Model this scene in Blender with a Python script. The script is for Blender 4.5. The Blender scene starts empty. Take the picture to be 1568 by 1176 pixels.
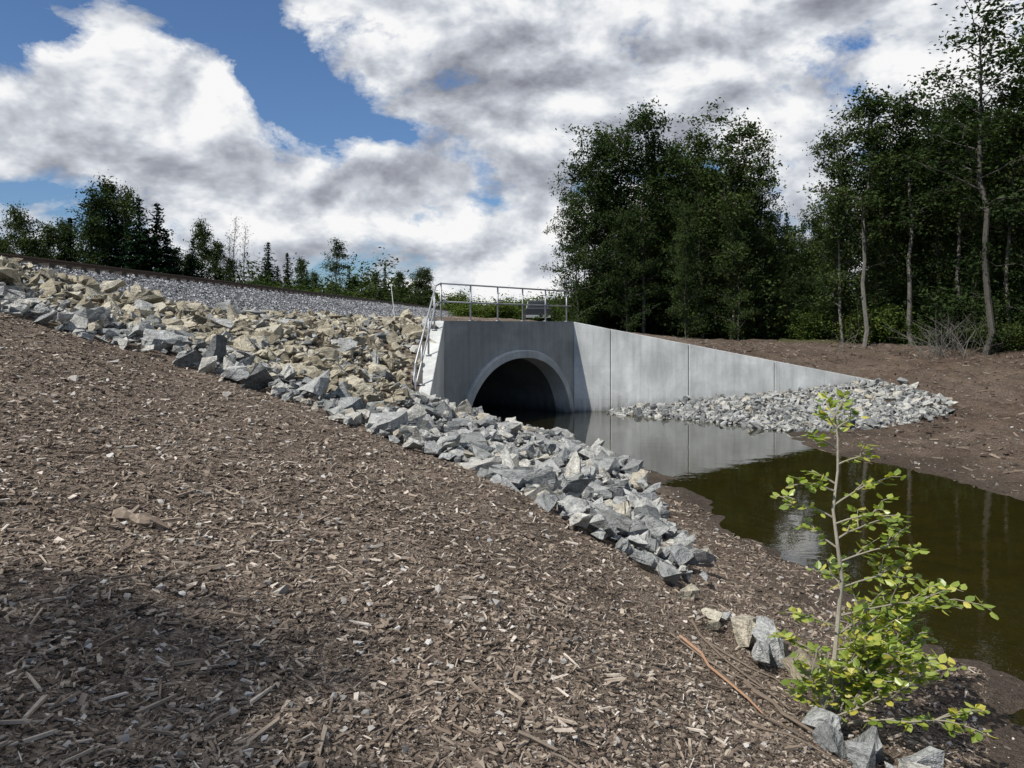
import bpy, bmesh, math, random
import numpy as np
from mathutils import Vector, Matrix
R = np.random.default_rng(7)
random.seed(7)
scene = bpy.context.scene
CAMZ = 3.1

# ------------------------------------------------------------ helpers
def link(o, parent=None):
    scene.collection.objects.link(o)
    if parent is not None: o.parent = parent
    return o
def empty(name):
    e = bpy.data.objects.new(name, None); e.empty_display_size = .3
    return link(e)
def make_mesh(name, V, Fs, mats=(), midx=None, rnd=None, smooth=False):
    me = bpy.data.meshes.new(name)
    V = np.asarray(V, dtype=np.float32)
    Fs = [np.asarray(f, dtype=np.int32) for f in Fs if len(f)]
    me.vertices.add(len(V)); me.vertices.foreach_set("co", V.ravel())
    tot = np.concatenate([np.full(len(f), f.shape[1], dtype=np.int32) for f in Fs])
    loops = np.concatenate([f.ravel() for f in Fs])
    me.loops.add(len(loops)); me.loops.foreach_set("vertex_index", loops)
    me.polygons.add(len(tot))
    start = np.concatenate([[0], np.cumsum(tot)[:-1]]).astype(np.int32)
    me.polygons.foreach_set("loop_start", start)
    me.polygons.foreach_set("loop_total", tot)
    if midx is not None: me.polygons.foreach_set("material_index", np.asarray(midx, dtype=np.int32))
    me.polygons.foreach_set("use_smooth", np.full(len(tot), smooth, dtype=bool))
    for m in mats: me.materials.append(m)
    me.update(calc_edges=True)
    if rnd is not None:
        a = me.attributes.new("rnd", 'FLOAT', 'FACE'); a.data.foreach_set("value", np.asarray(rnd, dtype=np.float32))
    return me
def obj(name, me, parent=None):
    return link(bpy.data.objects.new(name, me), parent)

class Geo:
    def __init__(s): s.V=[]; s.F4=[]; s.F3=[]; s.n=0; s.M4=[]; s.M3=[]; s.R4=[]; s.R3=[]
    def add(s, V, F, mat=0, rnd=None):
        V=np.asarray(V,dtype=float); F=np.asarray(F,dtype=int)
        if len(F)==0: return
        s.V.append(V)
        r = np.full(len(F), .5) if rnd is None else np.broadcast_to(rnd,(len(F),))
        if F.shape[1]==4: s.F4.append(F+s.n); s.M4.append(np.full(len(F),mat)); s.R4.append(r)
        else: s.F3.append(F+s.n); s.M3.append(np.full(len(F),mat)); s.R3.append(r)
        s.n+=len(V)
    def mesh(s,name,mats,smooth=False):
        Fs=[]; M=[]; Rn=[]
        if s.F4: Fs.append(np.concatenate(s.F4)); M+=s.M4; Rn+=s.R4
        if s.F3: Fs.append(np.concatenate(s.F3)); M+=s.M3; Rn+=s.R3
        return make_mesh(name,np.concatenate(s.V),Fs,mats,np.concatenate(M),np.concatenate(Rn),smooth)

BOXF=np.array([[0,3,2,1],[4,5,6,7],[0,1,5,4],[1,2,6,5],[2,3,7,6],[3,0,4,7]])
def box(cx,cy,cz,sx,sy,sz,rot=0):
    v=np.array([[-1,-1,-1],[1,-1,-1],[1,1,-1],[-1,1,-1],[-1,-1,1],[1,-1,1],[1,1,1],[-1,1,1]],float)*np.array([sx,sy,sz])/2
    c,s=math.cos(rot),math.sin(rot)
    v=v@np.array([[c,s,0],[-s,c,0],[0,0,1]])
    return v+np.array([cx,cy,cz])
def tube(pts, rad, n=7):
    P=np.asarray(pts,float); k=len(P); rad=np.broadcast_to(rad,(k,))
    T=np.gradient(P,axis=0); T/=np.linalg.norm(T,axis=1)[:,None]+1e-9
    up=np.array([0,0,1.]) if abs(T[:,2]).mean()<.8 else np.array([1.,0,0])
    A=np.cross(T,up); A/=np.linalg.norm(A,axis=1)[:,None]+1e-9
    B=np.cross(T,A)
    a=np.linspace(0,2*np.pi,n,endpoint=False)
    V=P[:,None]+rad[:,None,None]*(A[:,None]*np.cos(a)[None,:,None]+B[:,None]*np.sin(a)[None,:,None])
    V=V.reshape(-1,3)
    i=np.arange(k-1)[:,None]; j=np.arange(n)[None]; j2=(j+1)%n
    F=np.stack([i*n+j,i*n+j2,(i+1)*n+j2,(i+1)*n+j],-1).reshape(-1,4)
    V=np.vstack([V,P[0],P[-1]]); c0=k*n; c1=c0+1
    jj=np.arange(n); jn=(jj+1)%n
    F3=np.vstack([np.stack([np.full(n,c0),jn,jj],1),np.stack([np.full(n,c1),(k-1)*n+jj,(k-1)*n+jn],1)])
    return V,F,F3
def addtube(g,pts,rad,n=7,mat=0,rnd=None):
    V,F4,F3=tube(pts,rad,n)
    off=g.n
    g.add(V,F4,mat,rnd)
    g.F3.append(F3+off); g.M3.append(np.full(len(F3),mat)); g.R3.append(np.full(len(F3),.5 if rnd is None else rnd))

def rotmats(n, tilt=1.0, rng=R):
    yaw=rng.uniform(0,2*np.pi,n); ax=rng.uniform(0,2*np.pi,n); ang=rng.normal(0,1,n)*tilt
    c,s=np.cos(yaw),np.sin(yaw); Z=np.zeros(n); O=np.ones(n)
    Rz=np.stack([np.stack([c,-s,Z],1),np.stack([s,c,Z],1),np.stack([Z,Z,O],1)],1)
    ux,uy=np.cos(ax),np.sin(ax); c,s=np.cos(ang),np.sin(ang)
    Rt=np.stack([np.stack([c+ux*ux*(1-c),ux*uy*(1-c),uy*s],1),
                 np.stack([ux*uy*(1-c),c+uy*uy*(1-c),-ux*s],1),
                 np.stack([-uy*s,ux*s,c],1)],1)
    return Rt@Rz
def scatter(g, protos, pos, scale, Rm, mat=0, rnd=None):
    n=len(pos); which=R.integers(0,len(protos),n)
    if rnd is None: rnd=R.random(n)
    scale=np.asarray(scale)
    if scale.ndim==1: scale=np.repeat(scale[:,None],3,1)
    for k,(pv,pf) in enumerate(protos):
        m=np.where(which==k)[0]
        if len(m)==0: continue
        V=pv[None]*scale[m][:,None,:]
        V=np.einsum('nij,nkj->nki',Rm[m],V)+pos[m][:,None,:]
        F=(pf[None]+ (np.arange(len(m))*len(pv))[:,None,None]).reshape(-1,pf.shape[1])
        g.add(V.reshape(-1,3),F,mat,np.repeat(rnd[m],len(pf)))
def hull_proto(npts, seed, flat=(1,.8,.6), boxy=.6):
    rr=np.random.default_rng(seed)
    p=rr.uniform(-1,1,(npts,3))
    m=np.abs(p).max(1)[:,None]
    p=p/m*boxy+p/np.linalg.norm(p,axis=1)[:,None]*(1-boxy)*rr.uniform(.8,1.2,(npts,1))
    p*=np.array(flat)*.5
    bm=bmesh.new()
    for q in p: bm.verts.new(q)
    bmesh.ops.convex_hull(bm,input=bm.verts)
    for v in [v for v in bm.verts if not v.link_faces]: bm.verts.remove(v)
    bmesh.ops.triangulate(bm,faces=bm.faces)
    bm.verts.index_update()
    V=np.array([v.co[:] for v in bm.verts]); F=np.array([[v.index for v in f.verts] for f in bm.faces])
    bm.free(); return V,F
def rough_proto(npts,seed,flat):
    """angular block: hull, then chipped by a subdivide + jitter"""
    V,F=hull_proto(npts,seed,flat,.85)
    bm=bmesh.new(); vs=[bm.verts.new(v) for v in V]
    for f in F: bm.faces.new([vs[i] for i in f])
    bmesh.ops.dissolve_limit(bm,angle_limit=.3,verts=bm.verts,edges=bm.edges)
    bmesh.ops.triangulate(bm,faces=bm.faces)
    bmesh.ops.subdivide_edges(bm,edges=bm.edges,cuts=1,use_grid_fill=True)
    bmesh.ops.triangulate(bm,faces=bm.faces)
    rr=np.random.default_rng(seed+1)
    for v in bm.verts: v.co+=Vector(rr.normal(0,.024,3))
    bm.verts.index_update()
    V=np.array([v.co[:] for v in bm.verts]); F=np.array([[v.index for v in f.verts] for f in bm.faces])
    bm.free(); return V,F
def inpoly(x,y,poly):
    ins=np.zeros(len(x),bool); n=len(poly)
    for i in range(n):
        x1,y1=poly[i]; x2,y2=poly[(i+1)%n]
        c=((y1>y)!=(y2>y))&(x<(x2-x1)*(y-y1)/(y2-y1+1e-12)+x1)
        ins^=c
    return ins
def vnoise(x,y,sc,seed):
    x=np.asarray(x)*sc+1000.3; y=np.asarray(y)*sc+1000.7
    xi=np.floor(x).astype(np.int64); yi=np.floor(y).astype(np.int64); fx=x-xi; fy=y-yi
    fx=fx*fx*(3-2*fx); fy=fy*fy*(3-2*fy)
    def hsh(a,b):
        h=(a*374761393+b*668265263+seed*982451653)&0x7fffffff
        h=((h^(h>>13))*1274126177)&0x7fffffff
        return ((h^(h>>16))&0xffff)/65535.
    return (hsh(xi,yi)*(1-fx)+hsh(xi+1,yi)*fx)*(1-fy)+(hsh(xi,yi+1)*(1-fx)+hsh(xi+1,yi+1)*fx)*fy-.5

# ------------------------------------------------------------ node helper
class NT:
    def __init__(s,nt): s.t=nt; nt.nodes.clear()
    def n(s,typ,**kw):
        nd=s.t.nodes.new(typ)
        for k,v in kw.items(): setattr(nd,k,v)
        return nd
    def set(s,inp,v):
        if isinstance(v,bpy.types.NodeSocket): s.t.links.new(v,inp)
        elif v is not None: inp.default_value=v
    def math(s,op,a,b=None,c=None,clamp=False):
        nd=s.n('ShaderNodeMath',operation=op); nd.use_clamp=clamp
        s.set(nd.inputs[0],a)
        if b is not None: s.set(nd.inputs[1],b)
        if c is not None: s.set(nd.inputs[2],c)
        return nd.outputs[0]
    def vmath(s,op,a,b=None):
        nd=s.n('ShaderNodeVectorMath',operation=op); s.set(nd.inputs[0],a)
        if b is not None: s.set(nd.inputs[1],b)
        return nd.outputs[1] if op=='DOT_PRODUCT' else nd.outputs[0]
    def noise(s,vec,scale,detail=4,rough=.55,dist=0):
        nd=s.n('ShaderNodeTexNoise'); s.set(nd.inputs['Vector'],vec)
        nd.inputs['Scale'].default_value=scale; nd.inputs['Detail'].default_value=detail
        nd.inputs['Roughness'].default_value=rough; nd.inputs['Distortion'].default_value=dist
        return nd.outputs['Fac']
    def vor(s,vec,scale,feature='F1'):
        nd=s.n('ShaderNodeTexVoronoi',feature=feature); s.set(nd.inputs['Vector'],vec); nd.inputs['Scale'].default_value=scale
        return nd
    def ramp(s,fac,stops,interp='LINEAR'):
        nd=s.n('ShaderNodeValToRGB'); cr=nd.color_ramp; cr.interpolation=interp
        while len(cr.elements)<len(stops): cr.elements.new(.5)
        for e,(p,c) in zip(cr.elements,stops):
            e.position=p; e.color=(c,c,c,1) if isinstance(c,(int,float)) else (*c,1)
        s.set(nd.inputs[0],fac); return nd.outputs[0]
    def mix(s,f,a,b,typ='MIX'):
        nd=s.n('ShaderNodeMix',data_type='RGBA',blend_type=typ)
        s.set(nd.inputs[0],f); 
        s.set(nd.inputs[6],a if not isinstance(a,tuple) else (*a,1)); s.set(nd.inputs[7],b if not isinstance(b,tuple) else (*b,1))
        return nd.outputs[2]
    def attr(s,name):
        nd=s.n('ShaderNodeAttribute'); nd.attribute_name=name; return nd.outputs['Fac']
    def bump(s,h,strength,dist):
        nd=s.n('ShaderNodeBump'); nd.inputs['Strength'].default_value=strength; nd.inputs['Distance'].default_value=dist
        s.set(nd.inputs['Height'],h); return nd.outputs[0]
    def out(s,sh):
        o=s.n('ShaderNodeOutputMaterial'); s.t.links.new(sh,o.inputs[0])
    def pbr(s,col,rough=.8,normal=None,metal=0,spec=.3):
        p=s.n('ShaderNodeBsdfPrincipled')
        s.set(p.inputs['Base Color'],col if not isinstance(col,tuple) else (*col,1)); s.set(p.inputs['Roughness'],rough)
        p.inputs['Metallic'].default_value=metal; p.inputs['Specular IOR Level'].default_value=spec
        if normal is not None: s.set(p.inputs['Normal'],normal)
        return p.outputs[0]
def newmat(name):
    m=bpy.data.materials.new(name); m.use_nodes=True; return m,NT(m.node_tree)

# ------------------------------------------------------------ terrain (surveyed spot heights)
shared=[(x,y,1.63-.28*x-.05*y) for x,y in [(-8,12),(-6.8,12.2),(-5.3,12.1),(-4,11.8),(-3,11.4),(-1.6,10.2),(-.36,9.5),(-1.6,2.2),(0,2.8),
        (0,6),(-3,6),(-6,6),(-9,6),(-3,2),(-6,1),(0,0),(-3,9),(.4,4.5)]]
shared+=[(.54,8.33,1.02),(1.1,7.7,.8),(1.35,7.2,.68),(1.7,6.6,.5),(1.6,5.2,.5),(1.1,3.9,.95),(2.1,5.2,.38),(2.4,4.2,.35),(3.3,5.2,.1),(3,3,.4),
 (2.0,9,.3),(2.8,8.5,.2),(2.1,11.3,.28),(2.2,15.6,.12),(1.3,19.5,.1),(1.2,13,.62),(.3,14,.85),(.6,17.4,.45),(-.6,16,1.0),
 (2.9,12,.12),(2.5,17.5,0.02),(3.2,15.6,0),(3.4,12.9,0),(3.4,11,0),(3.8,9.6,0),(3.85,7.4,0),(4.4,6.5,0),(5.5,5,0),(7,3,0),(9,1,0),
 (4.2,21,-.4),(4.2,17.5,-.35),(5,14,-.4),(5.2,10.5,-.4),(5.8,8,-.4),(7,10,-.45),(8,6,-.5),(11,4,-.5),(14,0,-.5),(6.5,17,-.35),(6,21,-.35),(20,-8,-.5),
 (9.1,13.6,0),(8.1,17.6,0),(7.7,20,0),(12,10,0),(15,6,0),(8.3,21.3,.04),(10.2,21.8,.1),(6.8,24.3,0),
 (11.3,17,.33),(14,14,.5),(13.4,22,.5),(16.6,25,.95),(13,28,.95),(17,20,.9),(20,14,1.1),(25,5,1.3),(30,20,2.0),
 (21.3,32,1.95),(16.6,38,2.2),(13.5,29.2,1.12),(30,40,2.6),(40,30,2.7),
 (-8,0,3.6),(-10,-8,4.0),(0,-10,2.0),(8,-10,.4),(-12,12,3.75),(-14,5,4.0),(-11.3,17,3.9),(-9.4,19,3.65),(-7.8,21,3.3),(-5.2,16,2.6),(-3,15,2.1),(-2.2,14,1.75),(-1.7,13.5,1.4),
 (-8,16,3.15),(-17,20,3.5),(-20,40,3.2),(-17,5,3.7),(-25,0,3.6)]
front=[(-1.5,17.5,1.0),(-1.2,19,.75),(-1.2,21,.45),(-1.2,22.6,.15),(-.2,21.5,.05),(0,23.6,-.3),(.6,21.5,0),(1,24.6,-.5),(2.2,26.4,-.45),(2.2,23,-.5),(3.4,26.6,-.1),(4.5,25,-.25),
 (6.4,27.6,.22),(9.7,28,.5),(12.6,28.3,.85),(0,30,0),(5,32,.4),(9,25,.15),(5,27.3,.08)]
back=[(-2.6,17,1.3),(-2.6,18,1.6),(-2.6,20,2.15),(-2.6,22,2.85),(-3,24.5,3.08),(-5,22,3.0),(-4,19,2.5),(-6.5,26,3.3),(0,26.5,3.12),(2,29,3.0),(3.5,30,2.75),(6.4,30,2.3),(9.7,30.3,1.75),(12.8,30,1.2),
 (-5,35,3.3),(0,35,3.1),(3,35,2.95),(10.5,45,2.35),(8,36,2.4),(5,45,2.8),(0,50,3.1),(-8,50,3.3),(15,34,1.9),(-1,20,2.6),(0,23,3.),(20,55,2.8),(0,70,3.2)]
def fit(pts,lam=.02):
    P=np.array(pts); n=len(P)
    d=np.hypot(P[:,None,0]-P[None,:,0],P[:,None,1]-P[None,:,1])
    K=np.where(d>0,d*d*np.log(d+1e-12),0)+lam*np.eye(n)
    A=np.zeros((n+3,n+3)); A[:n,:n]=K; A[:n,n]=1; A[:n,n+1:]=P[:,:2]; A[n,:n]=1; A[n+1:,:n]=P[:,:2].T
    w=np.linalg.solve(A,np.concatenate([P[:,2],[0,0,0]])); return P,w
def ev(f,x,y):
    P,w=f; n=len(P); z=w[n]+w[n+1]*x+w[n+2]*y
    for i in range(n):
        r2=(x-P[i,0])**2+(y-P[i,1])**2
        z=z+w[i]*.5*r2*np.log(r2+1e-12)
    return z
FF=fit(shared+front); FB=fit(shared+back)
PL=[(-2.1,14.6),(-2.1,17.0),(-2.1,22.15),(2.12,27.78),(12.86,29.0),(17,29.4)]
def wall_blend(x,y):
    best=np.full(x.shape,1e9); sg=np.zeros(x.shape); wd=np.full(x.shape,.1)
    for i in range(len(PL)-1):
        ax,ay=PL[i]; bx,by=PL[i+1]; dx,dy=bx-ax,by-ay; L2=dx*dx+dy*dy
        t=np.clip(((x-ax)*dx+(y-ay)*dy)/L2,0,1); px=ax+t*dx; py=ay+t*dy
        d=np.hypot(x-px,y-py); s=np.sign(dx*(y-ay)-dy*(x-ax)); m=d<best
        w=np.full(x.shape,.1)
        if i==0: w=.1+(1-t)*2.5
        if i==len(PL)-2: w=.1+t*4
        best=np.where(m,d,best); sg=np.where(m,s,sg); wd=np.where(m,w,wd)
    q=np.clip(sg*best/wd*.5+.5,0,1); return q*q*(3-2*q)
def trackx(y): return -14.14+.082*y
def height(x,y,detail=True):
    x=np.asarray(x,float); y=np.asarray(y,float)
    cx=np.clip(x,-30,45); cy=np.clip(y,-12,75)
    b=wall_blend(x,y)
    z=ev(FF,cx,np.minimum(cy,40))*(1-b)+ev(FB,cx,cy)*b
    far=np.clip((np.hypot(x-5,y-20)-38)/25,0,1); far=far*far*(3-2*far)
    z=z*(1-far)+3.1*far
    z=np.clip(z,-.7,6)
    if detail:
        z=z+.10*vnoise(x,y,.9,1)+.055*vnoise(x,y,2.7,2)+.04*vnoise(x,y,6,3)
        rb=np.clip((x-8)/3,0,1); z=z+rb*(.12*vnoise(x,y,1.6,21)+.10*vnoise(x,y,3.8,22))
    d=x-trackx(y)
    prof=4.5-np.clip(np.abs(d+.2)-1.5,0,None)*.5+(.05*vnoise(x,y,3,5) if detail else 0)
    return np.maximum(z,np.where(np.abs(d)<7,prof,-9))
def ballast_mask(x,y):
    z=height(x,y); d=x-trackx(y)
    prof=4.5-np.clip(np.abs(d+.2)-1.5,0,None)*.5+.05*vnoise(x,y,3,5)
    return (z-prof<.03)&(np.abs(d)<6)
def axis(a,b,step,lo,hi):
    c=list(np.arange(a,b,step)); s=step; p=c[-1]; up=[]
    while p<hi: s*=1.09; p+=s; up.append(p)
    s=step; p=c[0]; dn=[]
    while p>lo: s*=1.09; p-=s; dn.append(p)
    return np.array(dn[::-1]+c+up)
xs=axis(-14,17,.1,-700,700); ys=axis(1,31,.1,-300,1200)
GX,GY=np.meshgrid(xs,ys); gx=GX.ravel(); gy=GY.ravel()
gz=height(gx,gy)
nx=len(xs); ny=len(ys)
ii=np.arange(ny*nx).reshape(ny,nx)
F=np.stack([ii[:-1,:-1],ii[:-1,1:],ii[1:,1:],ii[1:,:-1]],-1).reshape(-1,4)
A0=np.array([-1.94,22.]); B0=np.array([2.2,27.5]); LW=np.linalg.norm(B0-A0); D=(B0-A0)/LW; N=np.array([D[1],-D[0]])
fc=np.stack([gx[F].mean(1),gy[F].mean(1)],1)-A0
fs=fc@D; fn=fc@N; zr=gz[F].max(1)-gz[F].min(1)
kill=(fs>.2)&(fs<LW-.2)&(fn>-.9)&(fn<.0)&(zr>.25)
F=F[~kill]

# materials -------------------------------------------------
def mat_ground():
    m,t=newmat("mulch_ground")
    pos=t.n('ShaderNodeNewGeometry').outputs['Position']
    sep=t.n('ShaderNodeSeparateXYZ'); t.set(sep.inputs[0],pos); z=sep.outputs[2]
    v1=t.vor(pos,60); v2=t.vor(t.vmath('MULTIPLY',pos,(1,2.4,1)),42)
    c1=t.n('ShaderNodeSeparateColor'); t.set(c1.inputs[0],v1.outputs['Color'])
    c2=t.n('ShaderNodeSeparateColor'); t.set(c2.inputs[0],v2.outputs['Color'])
    nA=t.noise(pos,75,2,.7); nB=t.noise(pos,1.1,4,.65)
    f=t.math('ADD',t.math('MULTIPLY',c1.outputs[0],.45),t.math('MULTIPLY',c2.outputs[0],.35))
    f=t.math('ADD',f,t.math('MULTIPLY',nA,.25))
    col=t.ramp(f,[(0,(.03,.023,.018)),(.3,(.11,.084,.064)),(.6,(.235,.184,.142)),(.85,(.37,.305,.245)),(1,(.52,.455,.38))])
    col=t.mix(1.0,col,t.ramp(nB,[(.3,.6),(.7,1.22)]),'MULTIPLY')
    col=t.mix(t.attr('soil'),col,t.mix(1.,col,(.58,.52,.49),'MULTIPLY'))
    mudc=t.ramp(t.noise(pos,14,4,.7),[(.3,(.035,.028,.022)),(.7,(.10,.08,.062))])
    mf=t.math('ADD',t.math('SUBTRACT',z,.02),t.math('MULTIPLY',t.math('SUBTRACT',nB,.5),.35))
    wet=t.ramp(mf,[(0,1.),(.28,0.)])
    col=t.mix(t.math('MULTIPLY',wet,.8),col,mudc)
    bed=t.ramp(t.noise(pos,2.2,4,.6),[(.3,(.06,.058,.018)),(.7,(.16,.14,.048))])
    under=t.ramp(t.math('MULTIPLY',z,-8),[(0,0.),(.6,1.)])
    col=t.mix(under,col,bed)
    vb=t.vor(pos,17); cb=t.n('ShaderNodeSeparateColor'); t.set(cb.inputs[0],vb.outputs['Color'])
    bc=t.ramp(cb.outputs[0],[(0,(.06,.062,.067)),(.5,(.17,.17,.178)),(1,(.4,.4,.41))])
    col=t.mix(t.attr('ballast'),col,bc)
    gr=t.ramp(t.noise(pos,3,4,.7),[(.3,(.04,.05,.016)),(.7,(.12,.145,.045))])
    col=t.mix(t.attr('grass'),col,gr)
    h=t.math('ADD',t.math('MULTIPLY',v1.outputs['Distance'],.5),t.math('ADD',t.math('MULTIPLY',v2.outputs['Distance'],.6),t.math('MULTIPLY',nA,.8)))
    h=t.math('ADD',h,t.math('MULTIPLY',t.noise(pos,10,2,.6),1.6))
    t.out(t.pbr(col,.93,t.bump(h,1.,.03),spec=.12)); return m
def mat_var(name,stops,rough=.85,nscale=12,namp=.35,bump=.4,bd=.01,attr='rnd'):
    m,t=newmat(name); pos=t.n('ShaderNodeNewGeometry').outputs['Position']
    n=t.noise(pos,nscale,3,.65)
    f=t.math('ADD',t.attr(attr),t.math('MULTIPLY',t.math('SUBTRACT',n,.5),namp))
    t.out(t.pbr(t.ramp(f,stops),rough,t.bump(n,bump,bd) if bump else None,spec=.2)); return m
M_ground=mat_ground()
def mat_rock(name,stops):
    m,t=newmat(name); pos=t.n('ShaderNodeNewGeometry').outputs['Position']
    r=t.attr('rnd')
    n1=t.noise(t.vmath('MULTIPLY',pos,(1,1,1.7)),6,4,.68,.8); n2=t.noise(pos,45,3,.75)
    base=t.ramp(r,stops)
    col=t.mix(1.,base,t.ramp(n1,[(.3,.42),(.47,.9),(.6,1.05),(.75,1.4)]),'MULTIPLY')
    col=t.mix(1.,col,t.ramp(n2,[(.3,.55),(.6,1.15)]),'MULTIPLY')
    t.out(t.pbr(col,.85,t.bump(t.math('ADD',n1,t.math('MULTIPLY',n2,.3)),.9,.07),spec=.2)); return m
M_rock=mat_rock("rock",[(0,(.13,.136,.134)),(.3,(.29,.298,.288)),(.65,(.43,.434,.415)),(.9,(.5,.485,.43)),(1,(.42,.36,.26))])
M_rockt=mat_rock("rock_weathered",[(0,(.22,.19,.135)),(.5,(.42,.375,.275)),(1,(.54,.5,.40))])
M_chip=mat_var("wood_chip",[(0,(.045,.034,.026)),(.5,(.19,.148,.113)),(.85,(.37,.31,.245)),(1,(.57,.51,.44))],nscale=40,bump=0)
M_peb=mat_var("pebble",[(0,(.13,.12,.105)),(.6,(.32,.3,.27)),(1,(.48,.46,.43))],nscale=30)
M_bal=mat_var("ballast_stone",[(0,(.09,.095,.1)),(.5,(.24,.245,.25)),(1,(.52,.52,.53))],nscale=20,bump=0)
M_stick=mat_var("dead_wood",[(0,(.07,.052,.04)),(.5,(.19,.15,.115)),(.8,(.33,.275,.22)),(1,(.36,.19,.1))],nscale=25)
M_bark=mat_var("bark",[(0,(.035,.032,.026)),(.5,(.08,.075,.064)),(1,(.18,.17,.15))],nscale=9,namp=.8,bump=0)
M_sbark=mat_var("sapling_bark",[(0,(.16,.14,.1)),(.5,(.26,.235,.18)),(1,(.36,.33,.27))],nscale=30,namp=.6)
def mat_leaf(name,stops,trans=.35,gloss=.0):
    m,t=newmat(name)
    oi=t.n('ShaderNodeObjectInfo').outputs['Random']
    f=t.math('ADD',t.math('MULTIPLY',t.attr('rnd'),.7),t.math('MULTIPLY',oi,.35))
    col=t.ramp(f,stops)
    d=t.n('ShaderNodeBsdfDiffuse'); t.set(d.inputs[0],col)
    tr=t.n('ShaderNodeBsdfTranslucent'); t.set(tr.inputs[0],t.mix(1.,col,(1.1,1.25,.5),'MULTIPLY'))
    a=t.n('ShaderNodeMixShader'); a.inputs[0].default_value=trans; t.t.links.new(d.outputs[0],a.inputs[1]); t.t.links.new(tr.outputs[0],a.inputs[2])
    last=a
    if gloss>0:
        g=t.n('ShaderNodeBsdfGlossy'); g.inputs['Roughness'].default_value=.4; g.inputs[0].default_value=(1,1,1,1)
        b=t.n('ShaderNodeMixShader'); b.inputs[0].default_value=gloss; t.t.links.new(a.outputs[0],b.inputs[1]); t.t.links.new(g.outputs[0],b.inputs[2]); last=b
    t.out(last.outputs[0]); return m
M_leafR=mat_leaf("leaf_dark",[(0,(.014,.025,.011)),(.5,(.033,.052,.019)),(1,(.075,.10,.033))],.2)
M_leafL=mat_leaf("leaf_mid",[(0,(.016,.027,.013)),(.5,(.038,.056,.022)),(1,(.09,.11,.04))],.2)
M_bush=mat_leaf("leaf_bush",[(0,(.025,.042,.012)),(.5,(.07,.105,.026)),(1,(.16,.19,.05))],.3)
M_needle=mat_leaf("needle",[(0,(.008,.016,.010)),(.6,(.017,.034,.018)),(1,(.035,.057,.026))],.08)
M_sap=mat_leaf("sapling_leaf",[(0,(.07,.12,.02)),(.5,(.20,.28,.04)),(.85,(.36,.42,.08)),(1,(.56,.5,.09))],.42,.05)
def mat_conc(name,dark=1.):
    m,t=newmat(name); tc=t.n('ShaderNodeNewGeometry').outputs['Position']
    n=t.noise(tc,.8,5,.62,.5); st=t.noise(t.vmath('MULTIPLY',tc,(3,3,.3)),1.6,4,.65); f=t.noise(tc,40,3,.7)
    sep=t.n('ShaderNodeSeparateXYZ'); t.set(sep.inputs[0],tc)
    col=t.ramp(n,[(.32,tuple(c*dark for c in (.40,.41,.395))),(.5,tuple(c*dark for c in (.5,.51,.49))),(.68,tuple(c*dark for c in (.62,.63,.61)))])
    col=t.mix(1.,col,t.ramp(st,[(.3,.82),(.6,1.03)]),'MULTIPLY')
    col=t.mix(1.,col,t.ramp(f,[(.3,.9),(.7,1.07)]),'MULTIPLY')
    sc=t.vmath('DOT_PRODUCT',tc,(D[0],D[1],0))
    a_=t.math('ABSOLUTE',t.math('SUBTRACT',t.math('FRACT',t.math('DIVIDE',sc,1.22)),.5))
    b_=t.math('ABSOLUTE',t.math('SUBTRACT',t.math('FRACT',t.math('DIVIDE',t.math('ADD',sep.outputs[2],.2),1.2)),.5))
    seam=t.math('MINIMUM',t.ramp(a_,[(0,0.),(.009,1.)]),t.ramp(b_,[(0,0.4),(.008,1.)]))
    col=t.mix(1.,col,t.ramp(seam,[(0,.8),(1,1.)]),'MULTIPLY')
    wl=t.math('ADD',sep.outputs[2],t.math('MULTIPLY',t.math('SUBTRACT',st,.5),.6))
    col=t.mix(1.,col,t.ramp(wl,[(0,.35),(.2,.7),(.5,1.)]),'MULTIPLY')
    t.out(t.pbr(col,.85,t.bump(t.math('ADD',f,n),.25,.01),spec=.15)); return m
M_conc=mat_conc("concrete"); M_concb=mat_conc("concrete_barrel",.22); M_concr=mat_conc("concrete_ring",.82); M_conch=mat_conc("concrete_headwall",.6)  # barrel and headwall: same concrete, colour darkened to deepen their shade
def mat_plain(name,c,rough=.5,metal=0,spec=.5):
    m,t=newmat(name); tc=t.n('ShaderNodeNewGeometry').outputs['Position']; n=t.noise(tc,18,3,.6)
    t.out(t.pbr(t.mix(1.,(c[0],c[1],c[2]),t.ramp(n,[(.3,.85),(.7,1.1)]),'MULTIPLY'),rough,None,metal,spec)); return m
M_galv=mat_plain("galvanised_steel",(.36,.37,.38),.5,.6)
M_railst=mat_plain("rusty_rail",(.09,.06,.045),.6,.3)
M_tie=mat_plain("creosote_tie",(.045,.037,.03),.9)
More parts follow.
